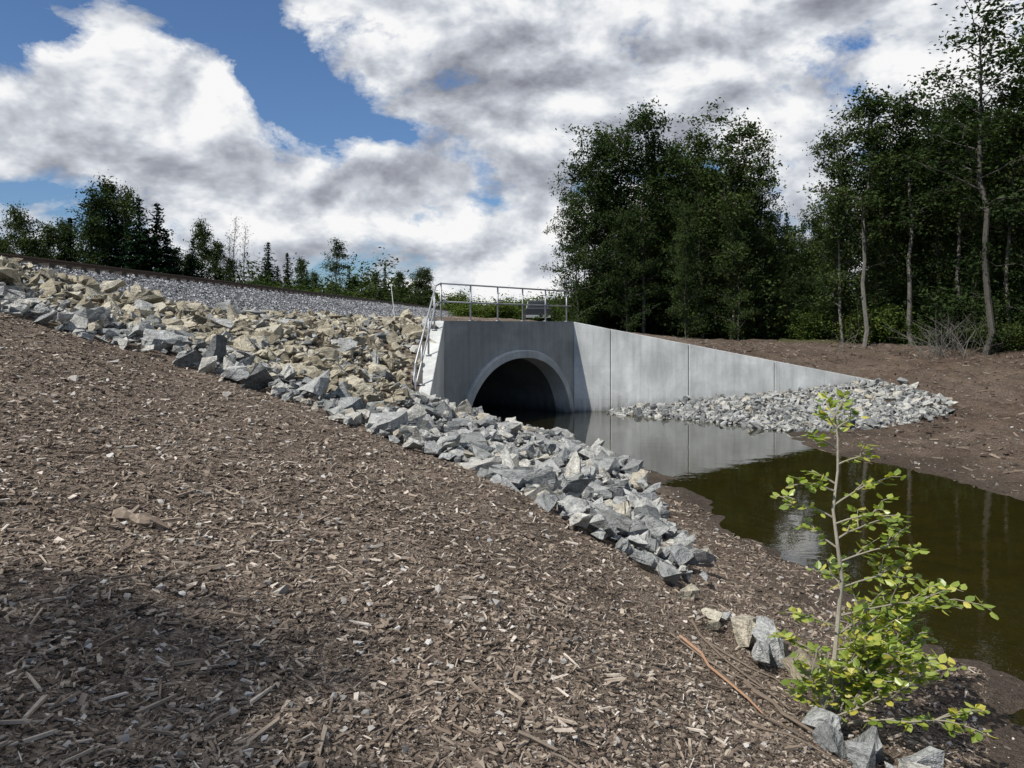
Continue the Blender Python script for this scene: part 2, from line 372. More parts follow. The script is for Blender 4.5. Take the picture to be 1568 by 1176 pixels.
def mat_water():
    m,t=newmat("stream_water"); pos=t.n('ShaderNodeNewGeometry').outputs['Position']
    n=t.noise(pos,2.2,3,.5); n2=t.noise(pos,11,2,.5)
    bm=t.bump(t.math('ADD',n,t.math('MULTIPLY',n2,.2)),.09,.03)
    fr=t.n('ShaderNodeFresnel'); fr.inputs[0].default_value=1.45; t.set(fr.inputs[1],bm)
    tr=t.n('ShaderNodeBsdfTransparent'); tr.inputs[0].default_value=(.62,.56,.27,1)
    df=t.n('ShaderNodeBsdfDiffuse'); df.inputs[0].default_value=(.05,.046,.014,1)
    mm=t.n('ShaderNodeMixShader'); mm.inputs[0].default_value=.25; t.t.links.new(tr.outputs[0],mm.inputs[1]); t.t.links.new(df.outputs[0],mm.inputs[2])
    gl=t.n('ShaderNodeBsdfGlossy'); gl.inputs['Roughness'].default_value=.01; gl.inputs[0].default_value=(1,1,1,1); t.set(gl.inputs['Normal'],bm)
    mx=t.n('ShaderNodeMixShader'); t.set(mx.inputs[0],t.math('MULTIPLY',fr.outputs[0],1.15,clamp=True)); t.t.links.new(mm.outputs[0],mx.inputs[1]); t.t.links.new(gl.outputs[0],mx.inputs[2])
    t.out(mx.outputs[0]); return m
M_water=mat_water()

me=make_mesh("ground",np.stack([gx,gy,gz],1),[F],[M_ground],smooth=True)
bal=ballast_mask(gx,gy).astype(np.float32)
a=me.attributes.new("ballast",'FLOAT','POINT'); a.data.foreach_set("value",bal)
gd=np.clip((np.hypot(gx-3,gy-12)-27+6*vnoise(gx,gy,.15,9))/6,0,1)*(1-bal)
gd=np.where((gy>29)&(gx>-8)&(gx<5),np.clip((gy-33+4*vnoise(gx,gy,.4,9))/4,0,1),gd)
gd=np.where((gx>5)&(gy>20),np.clip((gx*.35+gy-44.5+5*vnoise(gx,gy,.3,9))/4,0,1),gd)
a=me.attributes.new("grass",'FLOAT','POINT'); a.data.foreach_set("value",(gd*(1-bal)).astype(np.float32))
so_=np.clip((gx-6.5)/2,0,1)*(.75+.5*vnoise(gx,gy,.5,31))+np.clip((gx-1.9)/.8,0,1)*(gx<6.5)*.35
a=me.attributes.new("soil",'FLOAT','POINT'); a.data.foreach_set("value",np.clip(so_,0,1).astype(np.float32))
obj("ground",me)
obj("stream_water",make_mesh("stream_water",[[-14,-30,0],[60,-30,0],[60,26,0],[12,31,0],[4,46,0],[-14,46,0]],[np.array([[0,1,2,3],[0,3,4,5]])],[M_water]))

# ------------------------------------------------------------ culvert
culv=empty("concrete_culvert")
def W(s,n,z):
    s=np.asarray(s,float); n=np.broadcast_to(n,s.shape); z=np.broadcast_to(z,s.shape)
    return np.stack([A0[0]+s*D[0]+n*N[0],A0[1]+s*D[1]+n*N[1],z],-1)
AC,AHW,AZ,ABz=3.68,2.9,-.6,2.64
def arch(phi,off=0):
    c=np.cos(phi); s_=np.sin(phi); e=2/2.2
    return AC+(AHW+off)*np.sign(c)*np.abs(c)**e, AZ+(ABz+off)*np.abs(s_)**e
TOP=3.21
c_r=math.atan2(TOP-AZ,LW-AC); c_l=math.atan2(TOP-AZ,-AC)
phi=np.linspace(0,math.pi,61)
sa,za=arch(phi); ang=np.arctan2(za-AZ,sa-AC)
def rect(an):
    c,s_=math.cos(an),math.sin(an); k=[]
    if c>1e-6: k.append((LW-AC)/c)
    if c<-1e-6: k.append(-AC/c)
    if s_>1e-6: k.append((TOP-AZ)/s_)
    k=min(k); return AC+k*c, AZ+k*s_
ro=np.array([rect(x) for x in ang])
ir=np.argmin(abs(ang-c_r)); il=np.argmin(abs(ang-c_l)); ro[ir]=(LW,TOP); ro[il]=(0,TOP)
g=Geo(); n=len(phi); T=.42
for nn,flip in ((0.,False),(-T,True)):
    V=np.vstack([W(sa,nn,za),W(ro[:,0],nn,ro[:,1])])
    q=np.array([[i,i+n,i+1+n,i+1] for i in range(n-1)]); g.add(V,q[:,::-1] if flip else q)
V=np.vstack([W(ro[:,0],0,ro[:,1]),W(ro[:,0],-T,ro[:,1])]); g.add(V,[[i,i+n,i+1+n,i+1] for i in range(n-1)])
V=np.vstack([W(sa,0,za),W(sa,-T,za)]); g.add(V,[[i+1,i+1+n,i+n,i] for i in range(n-1)])
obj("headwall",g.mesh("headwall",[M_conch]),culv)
g=Geo(); so,zo=arch(phi,.24); so2,zo2=arch(phi,.2)
s1,z1=arch(phi,-.015)
prof=[(s1,z1,-.5),(s1,z1,.13),(so2,zo2,.13),(so,zo,.09),(so,zo,-.01)]
V=np.vstack([W(a_,nn,b_) for a_,b_,nn in prof]); q=[]
for k in range(4):
    for i in range(n-1): q.append([k*n+i,(k+1)*n+i,(k+1)*n+i+1,k*n+i+1])
g.add(V,q); obj("arch_ring",g.mesh("arch_ring",[M_concr]),culv)
g=Geo(); sb,zb=arch(phi,.02)
rings=[-.4]+[-2.4*k for k in range(1,10)]
V=[];q=[]
for k,nn in enumerate(rings): V.append(W(sb,nn,zb))
for k in range(len(rings)-1):
    for i in range(n-1): q.append([k*n+i,(k+1)*n+i,(k+1)*n+i+1,k*n+i+1])
g.add(np.vstack(V),q)
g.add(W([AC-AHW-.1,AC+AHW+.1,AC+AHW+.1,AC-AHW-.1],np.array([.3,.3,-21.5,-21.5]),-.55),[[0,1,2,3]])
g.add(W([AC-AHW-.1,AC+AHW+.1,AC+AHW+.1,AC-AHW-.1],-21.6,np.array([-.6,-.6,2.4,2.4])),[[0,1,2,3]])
for k in range(1,8):
    s2,z2=arch(phi,-.05); nn=-2.4*k
    V=np.vstack([W(s2,nn+.06,z2),W(s2,nn-.06,z2)]); g.add(V,[[i,i+n,i+1+n,i+1] for i in range(n-1)])
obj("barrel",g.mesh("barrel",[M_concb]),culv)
def prism(p0,p1,z0,z1,off,bot=-.6,gap=.012):
    p0=np.array(p0,float);p1=np.array(p1,float);d=(p1-p0)/np.linalg.norm(p1-p0);p0=p0+d*gap;p1=p1-d*gap;o=np.array(off)
    P=[p0,p1,p1+o,p0+o]; zt=[z0,z1,z1,z0]
    return np.array([[*p,bot] for p in P]+[[*p,z] for p,z in zip(P,zt)])
def panel(name,*a,**k):
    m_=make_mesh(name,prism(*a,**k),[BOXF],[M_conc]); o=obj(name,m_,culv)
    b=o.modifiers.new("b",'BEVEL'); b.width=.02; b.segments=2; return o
wx=[2.2,3.55,6.44,9.7,12.9,13.6]; wy=lambda x:27.5+(x-2.2)*.122; wz=lambda x:3.20-(x-2.2)*.192
off=(-.04,.36)
for i in range(5):
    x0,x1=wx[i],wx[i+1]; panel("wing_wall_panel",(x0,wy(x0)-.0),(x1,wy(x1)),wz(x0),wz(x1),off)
g=Geo()
for x in wx[1:5]: g.add(box(x,wy(x)+.17,(wz(x)-.75)/2,.05,.2,wz(x)+.45),BOXF)
obj("joint_filler",g.mesh("joint_filler",[M_tie]),culv)
wt=lambda y:3.205-(22-y)*.43
panel("wing_wall_near",(-1.94,22.0),(-1.90,16.9),3.205,wt(16.9),(-.38,0),gap=0)
panel("corner_pier",(-1.94-.36,22.0),(-1.94,22.0),3.2,3.2,(-.25,.40),gap=0)

# ------------------------------------------------------------ railing
rail=empty("metal_railing"); g=Geo(); r=.026
HR=1.08
ps=np.linspace(.08,LW-.15,6)
def P3(s,z): return W(np.array([s]),-.2,np.array([z]))[0]
for s_ in ps: addtube(g,[P3(s_,TOP-.01),P3(s_,TOP+HR)],r,8); V=P3(s_,TOP+.01); g.add(box(V[0],V[1],V[2],.14,.14,.02,math.atan2(D[1],D[0])),BOXF)
addtube(g,[P3(ps[0],TOP+HR),P3(ps[-1]+.3,TOP+HR)],r,8); addtube(g,[P3(ps[0],TOP+.55),P3(ps[-1]+.3,TOP+.55)],r*.9,8)
c0=P3(ps[0],TOP+HR); 
def PW(y,z): return np.array([-2.16,y,wt(y)+z])
for y in (21.4,19.9,18.4,17.2): addtube(g,[PW(y,-.01),PW(y,HR)],r,8); V=PW(y,.01); g.add(box(V[0],V[1],V[2],.13,.13,.03),BOXF)
addtube(g,[c0,PW(21.8,HR),PW(17.2,HR)],r,8); c1=P3(ps[0],TOP+.55); addtube(g,[c1,PW(21.8,.55),PW(17.2,.55)],r*.9,8)
addtube(g,[PW(17.2,HR),PW(16.98,HR-.2),PW(16.98,.6),PW(17.2,.55)],r,8)
obj("rails_and_posts",g.mesh("rails",[M_galv],True),rail)

# ------------------------------------------------------------ railway track
trk=empty("railway_track"); g=Geo()
ya,yb=-20,260
def tp(y,dx,z): return np.array([trackx(y)+dx,y,z])
for dx in (-.75,.75):
    for (w,z0,z1) in ((.14,4.60,4.625),(.03,4.62,4.73),(.075,4.725,4.77)):
        V=np.array([tp(ya,dx-w/2,z0),tp(ya,dx+w/2,z0),tp(yb,dx+w/2,z0),tp(yb,dx-w/2,z0),tp(ya,dx-w/2,z1),tp(ya,dx+w/2,z1),tp(yb,dx+w/2,z1),tp(yb,dx-w/2,z1)])
        g.add(V,BOXF)
obj("rails",g.mesh("track_rails",[M_railst]),trk)
g=Geo()
for y in np.arange(ya,yb,.6): g.add(box(trackx(y),y,4.53,2.6,.23,.14,-.082+R.normal(0,.01)),BOXF)
obj("ties",g.mesh("track_ties",[M_tie]),trk)

# ------------------------------------------------------------ rocks
RP=[rough_proto(R.integers(8,14),100+i,(1,R.uniform(.55,.9),R.uniform(.36,.7))) for i in range(22)]
PP=[hull_proto(9,300+i,(1,.8,.6),.3) for i in range(8)]
band=[(-15,10.8),(-11,11.6),(-8,12),(-6.8,12.2),(-5.3,12.1),(-4,11.8),(-3,11.4),(-1.6,10.2),(-.36,9.5),(.54,8.4),(1.15,7.75),(1.35,7.3),(1.6,7.4),(2.0,9),(2.25,11.3),(2.0,14),(1.95,16.5),(1.45,19),(1.1,21),(.2,22.3),(-.6,23.2),(-1.75,22),(-1.7,16.6),(-2.5,16.6),(-2.6,24),(-3.2,25),(-6.5,26),(-8,22.5),(-9.6,19),(-11.5,17),(-15,14.5)]
apron=[(3.4,26.5),(3.5,27.4),(6.4,27.8),(9.7,28.2),(12.9,28.5),(13.4,27),(13.8,24.8),(12.8,22.8),(11.3,22.1),(10,22),(8.6,21.8),(7.6,22.8),(6.6,24.4),(5,25.6)]
def fill(poly,n,lo,hi,mind,rng=R,jit=.25):
    P=np.array(poly); a=P.min(0); b=P.max(0); pts=[]; sz=[]; grid={}
    X=rng.uniform(a[0],b[0],n); Y=rng.uniform(a[1],b[1],n)
    ins=inpoly(X+rng.normal(0,jit*.6,n),Y+rng.normal(0,jit*.6,n),poly)
    for x,y in zip(X[ins],Y[ins]):
        s=lo+(hi-lo)*rng.random()**2.2
        k=(int(x//.6),int(y//.6)); ok=True
        for i in (-1,0,1):
            for j in (-1,0,1):
                for (px,py,psz) in grid.get((k[0]+i,k[1]+j),()):
                    if (px-x)**2+(py-y)**2<(mind*(s+psz)/2)**2: ok=False;break
                if not ok: break
            if not ok: break
        if ok: grid.setdefault(k,[]).append((x,y,s)); pts.append((x,y)); sz.append(s)
    return np.array(pts),np.array(sz)
def rocks(g,pts,sz,lift=.12,tanx=None,tilt=.65,vary=.3):
    z=height(pts[:,0],pts[:,1],False)+(lift+vary*R.random(len(pts))**2)*sz+.02
    n=len(pts); sc=np.stack([sz*R.uniform(.95,1.45,n),sz*R.uniform(.8,1.15,n),sz*R.uniform(.7,1.2,n)],1)
    Rm=rotmats(n,tilt); rn=R.random(n)*.97; pos=np.column_stack([pts,z])
    if tanx is not None:
        m=tanx
        if m.any(): scatter(g,RP,pos[m],sc[m],Rm[m],1,rn[m])
        if (~m).any(): scatter(g,RP,pos[~m],sc[~m],Rm[~m],0,rn[~m])
    else: scatter(g,RP,pos,sc,Rm,0,rn)
g=Geo()
pts,sz=fill(band,34000,.15,.62,.62)
up=((pts[:,1]-13-.35*(-pts[:,0]-4))>0)&(pts[:,0]<-2)
rocks(g,pts,sz,.1,up&(R.random(len(pts))<.8))
pts2,sz2=fill(band,10000,.09,.26,1.)
up2=((pts2[:,1]-13-.35*(-pts2[:,0]-4))>0)&(pts2[:,0]<-2)
rocks(g,pts2,sz2,.6,up2&(R.random(len(pts2))<.7))
for (x,y,s) in [(-1.75,10.75,.62),(-1.35,10.3,.5),(-5.6,12.6,.55),(-6.2,12.9,.6),(-7.2,13.1,.6),(-3.6,12.1,.5),(.2,9.3,.45),(1.1,8.4,.42),(-2.1,11.3,.5),(1.9,10.3,.4),(-.9,10.2,.46)]:
    rocks(g,np.array([[x,y]]),np.array([s]),.2,None,.3)
obj("riprap_rocks",g.mesh("riprap_rocks",[M_rock,M_rockt]))
g=Geo(); pts,sz=fill(apron,15000,.15,.46,.6); rocks(g,pts,sz,.06); pts,sz=fill(apron,5000,.09,.2,1.); rocks(g,pts,sz,.5)
obj("riprap_rocks",g.mesh("riprap_apron",[M_rock,M_rockt]))
g=Geo()
RP0=RP; RP=[rough_proto(12,700+i,(1,.85,.7)) for i in range(9)]
tp_=[]; ts=[]
for (x,y,s) in [(1.6,7.0,.2),(1.72,6.7,.16),(1.5,7.3,.24),(1.95,6.5,.24),(2.1,6.3,.32),(2.28,6.1,.3),(2.0,6.15,.2),(1.85,6.8,.15),(2.2,6.4,.18),(2.02,5.05,.22),(2.25,4.85,.26),(2.5,4.7,.24),(2.12,4.62,.24),(2.36,4.5,.25),(1.98,4.75,.18),(2.72,4.6,.2),(2.15,5.3,.16),(1.68,6.5,.14),(2.58,4.42,.27),(2.25,4.35,.26),(2.4,4.25,.22)]:
    tp_.append((x,y)); ts.append(s)
rocks(g,np.array(tp_),np.array(ts),.22,R.random(len(ts))<.5,.5,.2)
obj("toe_rocks",g.mesh("toe_rocks",[M_rock,M_rockt])); RP=RP0
g=Geo(); n=30000
y=10+60*R.random(n)**1.7; x=trackx(y)+R.uniform(-.8,3.6,n)
m=ballast_mask(x,y)|(R.random(n)<.04); x=x[m];y=y[m]; n=len(x)
scatter(g,PP[:5],np.column_stack([x,y,height(x,y)+.012]),R.uniform(.05,.1,n)*(1+.01*(y-15)),rotmats(n,1.),0)
obj("ballast_gravel",g.mesh("ballast_gravel",[M_bal]))

# ------------------------------------------------------------ mulch chips and pebbles
bx=np.array([[-1,-1,-1],[1,-1,-1],[1,1,-1],[-1,1,-1],[-1,-1,1],[1,-1,1],[1,1,1],[-1,1,1]],float)*.5
tri=np.array([[a_,b_,c_] for q in BOXF for a_,b_,c_ in ((q[0],q[1],q[2]),(q[0],q[2],q[3]))])
def chipproto(seed):
    rr=np.random.default_rng(seed); v=bx.copy(); v[:,1]*=np.where(v[:,0]>0,rr.uniform(.2,.9),rr.uniform(.5,1)); v[:,2]+=np.where(v[:,0]>0,rr.uniform(-.5,.5),0); v+=rr.normal(0,.08,v.shape); return v,tri
CP=[chipproto(i) for i in range(8)]
g=Geo(); n=170000
y=1.6*np.exp(R.random(n)*np.log(20/1.6)); x=R.uniform(-.8,.62,n)*y
z=height(x,y); m=(~inpoly(x,y,band))&(z>.04)&(y<13); x,y,z=x[m],y[m],z[m]; n=len(x)
ln=(.006+.026*R.random(n)**2.6)*(1+.15*y)
sc=np.stack([ln,ln*R.uniform(.12,.6,n),ln*R.uniform(.06,.25,n)],1)
scatter(g,CP,np.column_stack([x,y,z+ln*.12]),sc,rotmats(n,.45),0,np.clip(R.normal(.45,.26,n),0,1))
n=900; y=1.8*np.exp(R.random(n)*np.log(13/1.8)); x=R.uniform(-.75,.55,n)*y; z=height(x,y); m=(~inpoly(x,y,band))&(z>.05); x,y,z=x[m],y[m],z[m]; n=len(x)
ln=(.04+.09*R.random(n)**2)*(1+.05*y); sc=np.stack([ln,ln*.11,ln*.08],1)
scatter(g,CP,np.column_stack([x,y,z+.012]),sc,rotmats(n,.2),0,np.clip(R.normal(.65,.25,n),0,1))
# drift and debris on the far bank
n=9000; x=R.uniform(7.5,24,n); y=R.uniform(11,38,n); z=height(x,y); m=(~inpoly(x,y,apron))&(z>.03); x,y,z=x[m],y[m],z[m]; n=len(x)
ln=.04+.22*R.random(n)**3; sc=np.stack([ln,ln*R.uniform(.1,.4,n),ln*.12],1)
scatter(g,CP,np.column_stack([x,y,z+ln*.08]),sc,rotmats(n,.3),0,np.clip(R.normal(.3,.2,n),0,1))
obj("mulch_chips",g.mesh("mulch_chips",[M_chip]))
g=Geo(); n=8000
y=1.8*np.exp(R.random(n)*np.log(20/1.8)); x=R.uniform(-.8,.75,n)*y; z=height(x,y); m=(~inpoly(x,y,band))&(z>.02); x,y,z=x[m],y[m],z[m]; n=len(x)
s_=(.006+.03*R.random(n)**4)*(1+.12*y)
scatter(g,PP,np.column_stack([x,y,z+s_*.15]),s_,rotmats(n,.5),0)
for (X,Y,s) in [(-1.08,3.6,.1),(-.42,4.15,.09),(-.1,4.3,.09),(-3.3,6.2,.11),(-4.7,8.2,.16),(-2.9,8.5,.14),(-3.7,10,.16),(-5.5,10.6,.18),(-1,3,.05),(.35,2.95,.05)]:
    zz=height(np.array([X]),np.array([Y])); scatter(g,PP,np.array([[X,Y,zz[0]+.01]]),np.array([s]),rotmats(1,.2),0,np.array([.6]))
n=6000; x=R.uniform(7,26,n); y=R.uniform(11,40,n); z=height(x,y); m=(~inpoly(x,y,apron))&(z>.03); x,y,z=x[m],y[m],z[m]; n=len(x); s_=.02+.07*R.random(n)**4
scatter(g,PP,np.column_stack([x,y,z+s_*.15]),s_*1.1,rotmats(n,.5),0,R.random(n)*.5)
obj("pebbles",g.mesh("pebbles",[M_peb]))

def hz(x,y): return float(height(np.array([x]),np.array([y]))[0])
g=Geo()
Y=4.15; X=-2.04; b=hz(X,Y)
k=10; t_=np.linspace(0,1,k)
V,F4,F3=tube(np.column_stack([X-.12+.24*t_,Y+.04-.07*t_,b+.035+.012*np.sin(t_*6)]),.036+.008*np.sin(t_*11),10)
V=V+R.normal(0,.005,V.shape); o0=g.n; g.add(V,F4,0,np.clip(R.normal(.5,.15,len(F4)),0,1)); g.F3.append(F3+o0); g.M3.append(np.zeros(len(F3),int)); g.R3.append(np.full(len(F3),.8))
addtube(g,[[X+.05,Y,b+.05],[X+.14,Y-.03,b+.03],[X+.22,Y-.06,b+.0]],[.022,.016,.004],6,0,.25)
addtube(g,[[X-.02,Y+.02,b+.06],[X+.02,Y+.03,b+.10]],[.018,.012],6,0,.6)
obj("wood_chunk",g.mesh("wood_chunk",[M_stick]))
g=Geo()
for (x0,y0,x1,y1,r_,c) in [(1.36,6.1,1.62,4.95,.012,.95),(1.5,6.5,1.9,5.2,.01,.4),(1.25,6.0,1.8,5.5,.008,.5),(1.7,5.6,1.95,4.8,.018,.4),(-2.55,3.1,-2.2,3.05,.018,.7),(.05,2.95,.25,2.85,.008,.6),(1.3,5.2,1.95,5.6,.008,.5),(1.6,6.2,2.1,5.9,.009,.5),(1.45,4.7,1.9,4.4,.009,.4),(-2.0,5.2,-1.8,5.15,.01,.7),(1.5,5.7,1.75,4.6,.01,.3)]:
    t_=np.linspace(0,1,6); xx=x0+(x1-x0)*t_+.02*R.normal(size=6); yy=y0+(y1-y0)*t_+.02*R.normal(size=6); zz=height(xx,yy)+.02+.06*R.random()*t_
    addtube(g,np.column_stack([xx,yy,zz]),r_*(1-.5*t_),6,0,c)
obj("fallen_sticks",g.mesh("fallen_sticks",[M_stick]))

# ------------------------------------------------------------ trees
QL=np.array([[-.55,0,0],[0,-.3,.05],[.6,0,-.03],[0,.32,.05]])
def leafquads(P,size,rng):
    n=len(P); Rm=rotmats(n,1.2,rng); s=size*rng.uniform(.6,1.35,n)
    V=np.einsum('nij,nkj->nki',Rm,QL[None]*s[:,None,None])+P[:,None]
    return V.reshape(-1,3),np.arange(n*4).reshape(n,4)
def deciduous(seed,H=13,base=.35,width=3.2,nb=30,perclump=40,leaf=.17,stems=1,top_w=.35,lean=0,leafmat=None,sub=8,r0=.1,clr=.5,round_=.85):
    rng=np.random.default_rng(seed); g=Geo()
    for st in range(stems):
        k=12; t=np.linspace(0,1,k); a0=rng.uniform(0,6.28)
        wob=np.cumsum(rng.normal(0,.09,(k,2)),0); wob-=wob[0]
        ln=lean+ (rng.uniform(.05,.16) if stems>1 else rng.uniform(0,.03))
        h=H*(1 if st==0 else rng.uniform(.7,.95))
        path=np.column_stack([wob[:,0]+np.cos(a0)*ln*h*t+(st*.25 if stems>1 else 0),wob[:,1]+np.sin(a0)*ln*h*t,h*t-.3*(1-t)])
        rad=r0*(1-t)**.8+.015; addtube(g,path,rad,7,0,rng.uniform(.3,.9))
        for b in range(nb):
            tt=base+(1-base)*((b+rng.random())/nb)**.9; tt=min(tt,.985)
            i=min(int(tt*(k-1)),k-2); f=tt*(k-1)-i; p0=path[i]*(1-f)+path[i+1]*f
            u=(tt-base)/(1-base); prof=(np.sin(math.pi*min(1,(u*round_+.22)))**.7)*(1-u)+top_w*u
            L=width*prof*rng.uniform(.4,1.35); az=b*2.4+rng.uniform(-.6,.6); up=rng.uniform(.15,.9)+.6*u
            d=np.array([math.cos(az),math.sin(az),up]); d/=np.linalg.norm(d)
            s=np.linspace(0,1,6); bp=p0+d*L*s[:,None]; bp[:,2]+=-.12*L*s**2+.05*L*rng.normal(size=6)*s; bp[:,:2]+=.06*L*rng.normal(size=(6,2))*s[:,None]
            addtube(g,bp,(.04*(1-tt)+.01)*(1-s)+.007,4,0,.4)
            for c in range(sub):
                sf=rng.uniform(.25,1.1); j=min(int(sf*5),4); q=bp[j]+(bp[j+1]-bp[j])*(sf*5-j)
                ctr=q+rng.normal(0,.3,3)*np.array([1,1,.75])*(.5+L*.22)
                addtube(g,[q,(q+ctr)/2+rng.normal(0,.04,3),ctr],[.01,.008,.004],3,0,.4)
                m=int(perclump*rng.uniform(.3,1.5)); rr=clr*rng.uniform(.5,1.35)
                P=rng.normal(0,.55,(m,3))*rr*np.array([1.15,1.15,.75])
                P+=ctr; cr=rng.random()
                V,F=leafquads(P,leaf,rng)
                g.add(V,F,1,np.clip(cr*.5+.5*rng.random(m),0,1))
    return g.mesh("tree%d"%seed,[M_bark,leafmat or M_leafR])
def spruce(seed,H=11,w=2.2,leafmat=None):
    rng=np.random.default_rng(seed); g=Geo()
    addtube(g,[[0,0,-.3],[0,0,H*.5],[.03,0,H]],[.14,.08,.012],6,0,.3)
    lv=34
    for i in range(lv):
        t=.07+.93*(i/lv); z=H*t; L=w*(1-t)**.85+.08
        nb=max(5,int(11*(1-t)+4))
        for b in range(nb):
            az=rng.uniform(0,6.28); l=L*rng.uniform(.6,1.15); m=max(3,int(l*9))
            s=np.linspace(.1,1,m); dx,dy=math.cos(az),math.sin(az)
            P=np.column_stack([dx*l*s,dy*l*s,z-.28*l*s+.14*l*s**2])
            Q=np.repeat(P,3,0)+rng.normal(0,.07,(m*3,3)); V,F=leafquads(Q,.28*(1-.3*t),rng); g.add(V,F,1,np.clip(.3+.4*rng.random(m*3)+.3*np.repeat(s,3),0,1)*.8)
    return g.mesh("spruce%d"%seed,[M_bark,M_needle])
def shrub(seed,H=2.6,w=1.8,leafmat=None,n=20,leaf=.15):
    rng=np.random.default_rng(seed); g=Geo()
    for i in range(n):
        a=rng.uniform(0,6.28); L=rng.uniform(.45,1)*H; o=rng.uniform(.1,w)
        tip=np.array([math.cos(a)*o,math.sin(a)*o,L]); addtube(g,[[0,0,-.1],tip*.5+[0,0,.2],tip],[.03,.02,.006],4,0,.4)
        for c in range(4):
            ctr=tip*rng.uniform(.4,1.05)+rng.normal(0,.25,3); m=38; P=rng.normal(0,.26,(m,3))+ctr; P[:,2]=np.abs(P[:,2]); V,F=leafquads(P,leaf,rng); g.add(V,F,1,np.clip(rng.random()*.5+.5*rng.random(m),0,1))
    return g.mesh("shrub%d"%seed,[M_bark,leafmat or M_leafR])
RT=[deciduous(11,13,.34,3.2,30,38,.17),deciduous(12,13,.4,2.7,26,34,.16,top_w=.5),deciduous(13,13,.2,3.8,34,42,.18,top_w=.5),
    deciduous(14,13,.42,3.1,26,28,.15,sub=7,top_w=.7,clr=.5),deciduous(15,13,.06,4.6,44,46,.2,clr=.65,round_=.6,top_w=.6),deciduous(16,13,.25,3.0,28,36,.17,stems=2)]
LT=[deciduous(21,10,.15,3.6,30,38,.2,leafmat=M_leafL,round_=.7,clr=.6),deciduous(22,10,.3,2.6,22,26,.18,leafmat=M_leafL,clr=.5),deciduous(23,10,.1,3.2,30,40,.2,leafmat=M_leafL,clr=.6)]
BARE=[deciduous(24,10,.25,2.4,26,6,.13,leafmat=M_leafL,sub=5)]
SP=[spruce(31),spruce(32,11,2.8),spruce(33,11,2.0)]
SH=[shrub(41),shrub(42,3.4,2.2),shrub(43,2.2,2.0,M_bush)]
def plant(name,me,X,Y,H,H0,wsc=1.,rot=None):
    o=bpy.data.objects.new(name,me); z=hz(X,Y)-.05; s=H/H0
    o.location=(X,Y,z); o.scale=(s*wsc,s*wsc,s); o.rotation_euler=(0,0,R.uniform(0,6.28) if rot is None else rot); link(o); return o
def at(u,d): return (u-784)/1178*d
def tall(vt,d,X): return CAMZ+(497-vt)/1178*d-hz(X,d)
for (u,vt,d,k,ws) in [(885,315,42,4,.85),(915,240,44,4,.95),(950,225,46,4,1.),(985,188,45,2,1.),(1030,255,48,4,1),(1075,232,44,4,.95),(1120,196,42,2,1.1),(1150,245,43,5,.9),
      (1200,375,50,4,1),(1255,345,50,4,1),(1322,148,36,1,1.15),(1290,215,38,2,.9),(1360,200,38,3,1.),(1398,152,36,1,1.1),(1440,180,38,2,.9),(1505,42,32,3,1.2),(1470,150,36,1,1.),(1548,130,33,1,.95),(1590,90,33,0,1),(1625,60,34,2,1),
      (1340,280,46,4,1.1),(1420,240,46,4,1.1),(1500,215,46,4,1.1),(1560,200,44,4,1.1),(1300,305,50,4,1.1),(1640,200,42,4,1),
      (1000,270,52,4,1),(930,290,50,4,.9),(1080,280,52,4,1),(1140,310,54,4,1),(1380,250,52,4,1.2),(1460,220,52,4,1.2),(1530,200,52,4,1.2),(1220,400,60,4,1.2),(1175,340,46,4,.8),
      (1050,330,41,4,.7),(960,340,42,4,.8),(1130,330,41,4,.7),(1210,400,42,4,.8),(1275,370,40,4,.9),(1400,330,38,4,.8),(1530,320,36,4,.8),(1340,340,38,4,.8),(1460,340,37,4,.8)]:
    X=at(u,d); plant("deciduous_tree",RT[k],X,d,tall(vt,d,X),13,ws)
for (u,vt,d) in [(1205,322,60),(1228,338,62),(1185,350,60),(1248,330,58)]:
    X=at(u,d); plant("spruce_tree",SP[0],X,d,tall(vt,d,X),11,.8)
for i in range(24):
    u=R.uniform(900,1660); d=R.uniform(48,66); X=at(u,d); 
    H=R.uniform(7.5,10) if not 1140<u<1290 else min(7,tall(380,d,X))
    plant("deciduous_tree",RT[4],X,d,H,13,1.15)
for i in range(105):
    u=R.uniform(885,1700); d=R.uniform(-2.,3)+46-max(0,(u-1050))/518*13+R.random()*3; X=at(u,d)
    gr_=(i%3==0) or (1190<u<1370 and i%2==0)
    plant("shrub",SH[2] if gr_ else SH[i%2],X,d-(1.5 if gr_ else 0),R.uniform(1.,2.2) if gr_ else R.uniform(1.5,3.8),2.4 if gr_ else 3,R.uniform(.9,1.5))
for (X,Y,H,k) in [(23,27,12,4),(25,22,13,2),(27,17,12,4),(25,12,12,2),(28,7,13,4),(26,2,12,4),(31,12,14,2),(30,24,14,4),(22.5,31,10,4),(29,-3,13,4),(33,2,14,2)]:
    plant("deciduous_tree",RT[k],X,Y,H,13,1.)
for (u,vt,d,k,ws) in [(35,328,52,0,.9),(70,350,56,2,.9),(128,298,56,1,1.1),(160,286,58,2,.8),(190,300,58,0,.8),(95,345,60,2,1),(5,370,55,2,1),(-30,330,52,0,1),(270,385,62,2,1),(310,348,66,0,.8),(330,375,66,2,.8),
     (460,400,75,2,.8),(510,372,75,1,1.1),(480,420,80,2,.9),(545,425,85,2,.9),(575,420,85,2,.9),(350,400,66,2,1),(290,395,64,2,1),(610,420,95,2,1),(640,415,95,0,1),(655,415,95,2,1),(145,340,55,2,1),(215,360,58,2,1),(50,370,52,2,1.1)]:
    X=at(u,d); plant("deciduous_tree",LT[k],X,d,tall(vt,d,X),10,ws)
for (u,vt,d) in [(362,338,66),(378,350,67),(350,360,66)]:
    X=at(u,d); plant("deciduous_tree",BARE[0],X,d,tall(vt,d,X),10,.7)
